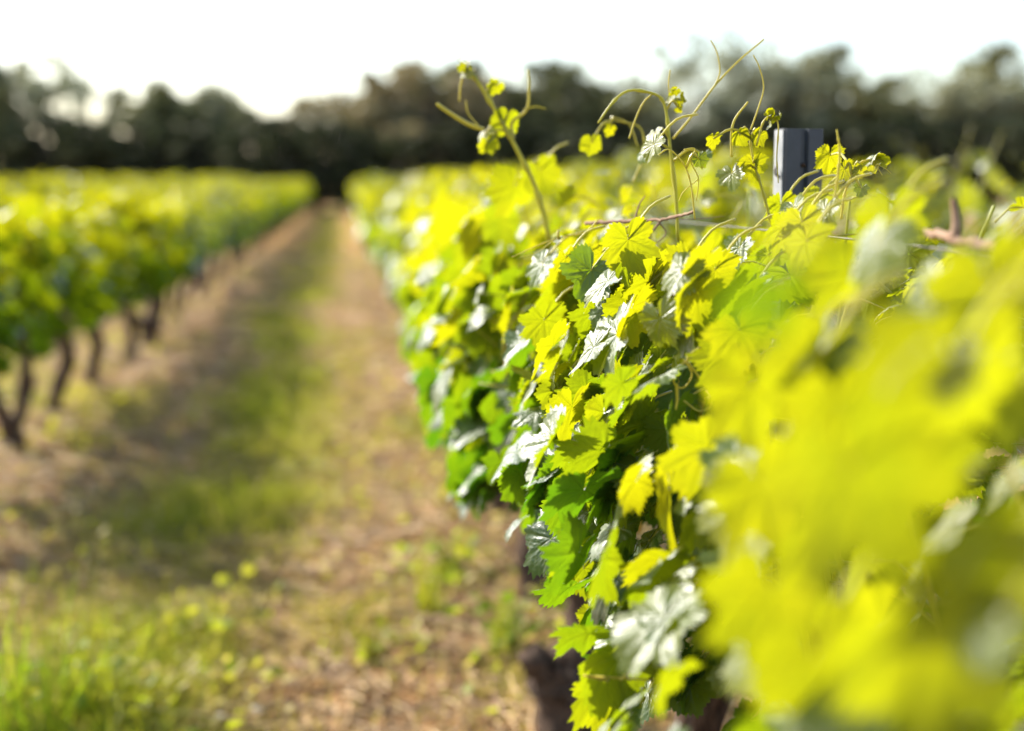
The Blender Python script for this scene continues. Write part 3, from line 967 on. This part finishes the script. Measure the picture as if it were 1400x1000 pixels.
def tuft(px, py, n, h, spread, age, label, cat="weed", name="grass_tuft", wd=.006, leafy=0, seed=0, group=None):
    """a countable clump standing on the ground where its foot shows in the photo"""
    d = CAM_M @ Vector(((px - 700) / F, -(py - 500) / F, -1))
    k = -CAM_Z / d.z
    x0, y0 = d.x * k, d.y * k
    g = np.random.default_rng(seed + int(px) * 7 + int(py))
    qm = QM()
    rr_ = spread * .5 * np.sqrt(g.random(n)); th_ = g.uniform(0, 6.283, n)
    x = x0 + rr_ * np.cos(th_); y = y0 + rr_ * np.sin(th_)
    tube(qm, [(x0, y0, float(gz(x0, y0)) - .03), (x0, y0, float(gz(x0, y0)) + .004)], [spread * .55, spread * .35], 9, (.2, .5, 0))
    blades(qm, x, y, h * g.uniform(.45, 1.1, n), np.full(n, wd) * g.uniform(.6, 1.3, n), g.uniform(.05, .8, n), np.clip(g.normal(age, .14, n), 0, 1), g, seg=6)
    if leafy:
        xx = x0 + g.normal(0, spread * 1.2, leafy); yy = y0 + g.normal(0, spread * 1.2, leafy)
        pos = np.c_[xx, yy, gz(xx, yy) + g.uniform(.02, h * .75, leafy)]
        for q in pos:
            tube(qm, spline([(x0, y0, float(gz(x0, y0)) - .01), (x0 * .6 + q[0] * .4, y0 * .6 + q[1] * .4, q[2] * .75), q], 5), [.002, .0018, .0016, .0014, .001], 4, (age, .5, 0))
        add_leaves(qm, T_MID, pos, np.array([0, 0, .7]) + SUN * .4 + g.normal(0, .6, (leafy, 3)), g.normal(0, 1, (leafy, 3)), g.uniform(.012, .03, leafy), np.clip(g.normal(age, .15, leafy), 0, 1), g.random(leafy), g)
    o = qm.build(name, [M_GRASS])
    # origin at the clump's foot
    z0 = float(gz(x0, y0))
    o.data.transform(Matrix.Translation((-x0, -y0, -z0)))
    o.location = (x0, y0, z0)
    tag(o, label, cat, group)


GT = "tufts standing out of the alley floor"
tuft(45, 1030, 130, .52, .17, .98, "tall dark green oat grass rising at the bottom left corner", group=GT)
tuft(125, 985, 70, .32, .13, .55, "bright leafy green clump right of the tall corner grass", leafy=70, group=GT)
tuft(225, 960, 40, .18, .09, .5, "low leafy clump with yellowed tips at the bottom, left of the brown rut", leafy=60, group=GT)
tuft(585, 850, 44, .25, .08, .6, "upright green grass tuft growing in the brown rut, left of the two", leafy=10, wd=.009, group=GT)
tuft(690, 905, 60, .21, .08, .78, "dense green grass tuft beside the knobbly vine trunk", leafy=40, group=GT)
tuft(505, 900, 26, .15, .08, .55, "small flat weed in the brown rut in front of the upright tuft", leafy=30, group=GT)
tuft(160, 560, 24, .16, .09, .4, "sunlit yellow green weed in the bare strip right of the forked trunk", leafy=70, group=GT)
tuft(110, 620, 24, .14, .09, .45, "yellow green weed just below the forked trunk's foot", leafy=60, group=GT)
tuft(35, 560, 24, .18, .10, .5, "bright weed behind the forked trunk at the left edge", leafy=60, group=GT)
tuft(590, 605, 30, .18, .10, .6, "green weed under the right row's leaves, half way along the alley", leafy=60, group=GT)
tuft(640, 700, 40, .15, .12, .55, "low green weed in the straw left of the vine trunks", leafy=50, group=GT)
tuft(610, 800, 40, .18, .09, .62, "leafy green clump between the rut and the knobbly trunk", leafy=60, group=GT)
tuft(420, 640, 40, .12, .14, .45, "low sunlit green patch at the left edge of the rut", leafy=50, group=GT)
tuft(260, 860, 50, .16, .12, .4, "yellowed leafy weed clump in the near grass left of the rut", leafy=70, group=GT)
tuft(350, 520, 40, .2, .16, .35, "yellowed grass tuft in the middle of the alley beyond the shadow", group=GT, wd=.01)


def pebble(px, py, r, label):
    d = CAM_M @ Vector(((px - 700) / F, -(py - 500) / F, -1))
    k = -CAM_Z / d.z
    x0, y0 = d.x * k, d.y * k
    q = QM()
    t = np.linspace(-math.pi / 2, math.pi / 2, 10)
    tube(q, np.c_[np.sin(t) * r * 1.1, t * 0, t * 0], np.cos(t) * r * np.random.default_rng(int(px)).uniform(.85, 1.05, 10) + 1e-4, 12)
    o = q.build("pebble", [M_PEB])
    o.location = (x0, y0, float(gz(x0, y0)) + r * .7 + .008)
    o.scale = (1, .9, .7)
    tag(o, label, "pebble")


pebble(352, 952, .019, "small white pebble catching the sun at the left side of the brown rut")
pebble(300, 985, .014, "pale pebble half hidden in the grass edge at the bottom of the picture")


def pruning(pts, r, label):
    W = []
    for px, py in pts:
        d = CAM_M @ Vector(((px - 700) / F, -(py - 500) / F, -1))
        k = -(CAM_Z) / d.z
        W.append((d.x * k, d.y * k, float(gz(d.x * k, d.y * k)) + r + .006))
    q = QM()
    S = spline(W, 24)
    tube(q, S + np.random.default_rng(int(pts[0][0])).normal(0, .002, S.shape), np.linspace(r, r * .5, 24), 7)
    tag(q.build("cut_cane", [M_CANE]), label, "cut cane", "cut canes lying in the rut")


pruning([(655, 880), (668, 930), (690, 1005)], .007, "pale cut cane lying towards us beside the green tuft in the rut")
pruning([(470, 985), (560, 965), (650, 955)], .005, "thin cut cane lying across the rut at the bottom of the picture")
pruning([(400, 905), (440, 925), (485, 945)], .005, "short pale cut cane lying in the rut by its left edge")
pruning([(690, 745), (740, 740), (790, 720)], .006, "cut cane lying under the right row beside the vine trunks")

# ------------------------------------------------------------------ trees
def crown_material(name, d0, d1, t0, t1):
    return leaf_material(name, [(0.0, t0), (1.0, t1)], [(0.0, d0), (1.0, d1)], gloss=.5, trans=.3, bump=0, spec=.3, scale=.05)


M_AIRY = crown_material('crown_pale', (.50, .50, .36), (.20, .21, .14), (.40, .40, .22), (.2, .22, .1))  # pale colour stands in for sky light showing through these crowns
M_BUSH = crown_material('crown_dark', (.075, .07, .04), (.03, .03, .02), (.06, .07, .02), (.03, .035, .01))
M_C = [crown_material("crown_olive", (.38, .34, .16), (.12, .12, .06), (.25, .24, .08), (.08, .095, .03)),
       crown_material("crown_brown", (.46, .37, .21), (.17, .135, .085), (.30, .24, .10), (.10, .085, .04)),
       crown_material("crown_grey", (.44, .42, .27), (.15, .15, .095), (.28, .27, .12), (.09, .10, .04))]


def tree_meshes(seed, mat, width, clumps, per, airy, base):
    """unit tree, 1 m tall: returns trunk and crown meshes"""
    g = np.random.default_rng(seed)
    tk = QM()
    lean = g.normal(0, .03, 2)
    top = np.array([lean[0], lean[1], .7])
    P = spline([(0, 0, -.03), (lean[0] * .3, lean[1] * .3, .25), top], 12)
    tube(tk, P, np.linspace(.026, .008, 12), 8, rough=.08, seed=seed)
    cr = QM()
    ctr = []
    for k in range(clumps):
        u = g.random() ** .6
        ph = g.uniform(0, 2 * math.pi)
        h = base + (1 - base) * g.beta(1.5, 1.35)
        prof = math.sin(math.pi * np.clip((h - base * .6) / (1.08 - base * .6), .03, .97)) ** .7
        c = np.array([math.cos(ph) * u * width * prof, math.sin(ph) * u * width * prof, h])
        ctr.append(c)
        if k % 2 == 0:
            s0 = P[int(np.clip(h * .6, .1, .95) * 11)]
            tube(tk, spline([s0, (s0 + c) / 2 + np.array([0, 0, .02]), c], 7), np.linspace(.009, .002, 7), 5)
    ctr = np.array(ctr)
    n = clumps * per
    w_ = np.repeat(np.arange(clumps), per)
    rad = g.uniform(.05, .10, clumps)[w_] * (1.25 if airy else 1.0)
    d = unit(g.normal(0, 1, (n, 3))) * (g.random(n) ** .45)[:, None]
    pos = ctr[w_] + d * rad[:, None] * np.array([1.1, 1.1, .8])
    age = np.clip(g.random(clumps)[w_] * .8 + g.normal(.1, .15, n), 0, 1)
    add_leaves(cr, T_FAR, pos, g.normal(0, 1, (n, 3)) + [0, 0, .5], g.normal(0, 1, (n, 3)) + [0, 0, -.4], g.uniform(.014, .030, n) * (.75 if airy else 1), age, g.random(n), g)
    return tk.mesh("trunk", [M_TBARK]), cr.mesh("crown", [mat])


TREES = {
    'olive': tree_meshes(1, M_C[0], .40, 75, 90, False, .12),
    'oak': tree_meshes(2, M_C[0], .52, 85, 90, False, .10),
    'brown': tree_meshes(3, M_C[1], .55, 85, 90, False, .10),
    'grey': tree_meshes(4, M_C[2], .46, 75, 85, False, .14),
    'airy': tree_meshes(5, M_AIRY, .42, 44, 52, True, .18),
    'slim': tree_meshes(6, M_C[0], .24, 44, 50, False, .12),
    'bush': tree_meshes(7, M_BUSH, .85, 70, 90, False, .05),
}
tg = np.random.default_rng(21)


def tree(px, top, y, kind, label, group, name="tree", cat="tree"):
    p = at(px, top, y)
    o = empty(name, (p[0], y, 0), label, cat, group)
    tm, cm = TREES[kind]
    a = link("trunk", tm, o); b = link("crown", cm, o)
    H = p[2] * 1.05
    wf = tg.uniform(.92, 1.15)
    for q in (a, b):
        q.scale = (H * wf, H * wf, H)
        q.rotation_euler.z = tg.uniform(0, 6.28)
    return o


GTREE = "trees of the far tree line"
for px, top, y, kind, lab in [
    (-60, 95, 64, 'oak', "broad dark tree cut off by the left edge of the far tree line"),
    (18, 100, 66, 'grey', "tall grey green tree nearest the left edge of the far tree line"),
    (85, 88, 64, 'airy', "tall loose tree with sky showing through, second from the left edge"),
    (150, 150, 68, 'airy', "thin low tree in the bright gap right of the tall left trees"),
    (215, 120, 64, 'olive', "rounded olive green tree right of the first sky gap on the left"),
    (275, 128, 66, 'grey', "grey green tree standing right of the rounded olive one on the left"),
    (330, 158, 64, 'oak', "lower dark tree sloping down to the dip above the left row's end"),
    (375, 175, 66, 'slim', "small slim tree at the lowest dip of the tree line"),
    (425, 142, 64, 'brown', "brownish tree just right of the lowest dip above the alley's end"),
    (500, 112, 65, 'brown', "wide brownish tree rising above the grassy alley's end"),
    (575, 95, 64, 'brown', "tall brown green tree behind the silk thin tip of the tall vine shoot"),
    (640, 100, 67, 'oak', "dark tree directly behind the tall vine shoot"),
    (705, 118, 64, 'olive', "dark olive tree between the tall vine shoot and the arching shoot"),
    (770, 98, 65, 'oak', "rounded dark tree left of the arching vine shoot"),
    (835, 118, 64, 'olive', "dark tree behind the arching vine shoot"),
    (900, 135, 66, 'oak', "low dark tree at the foot of the tall airy one"),
    (955, 60, 63, 'airy', "tallest tree, airy and pale with much sky showing through its crown"),
    (1045, 72, 64, 'airy', "airy tall tree behind the tendrils, left of the metal post"),
    (1095, 92, 66, 'grey', "dense grey green tree rising behind the metal post"),
    (1142, 78, 67, 'slim', "narrow pointed tree just right of the metal post"),
    (1190, 118, 64, 'oak', "dark spreading tree right of the narrow pointed one"),
    (1228, 140, 66, 'olive', "low dark tree left of the tall white gap on the right"),
    (1258, 106, 70, 'airy', "thin tree top floating over the white sky gap on the right"),
    (1300, 150, 66, 'olive', "low dark tree right of the white sky gap"),
    (1345, 112, 64, 'grey', "pale olive tree second from the right edge"),
    (1362, 78, 69, 'slim', "slim spire of a tree poking up near the right edge"),
    (1410, 118, 65, 'olive', "rounded tree cut off by the right edge of the tree line")]:
    tree(px, top, y, kind, lab, GTREE)
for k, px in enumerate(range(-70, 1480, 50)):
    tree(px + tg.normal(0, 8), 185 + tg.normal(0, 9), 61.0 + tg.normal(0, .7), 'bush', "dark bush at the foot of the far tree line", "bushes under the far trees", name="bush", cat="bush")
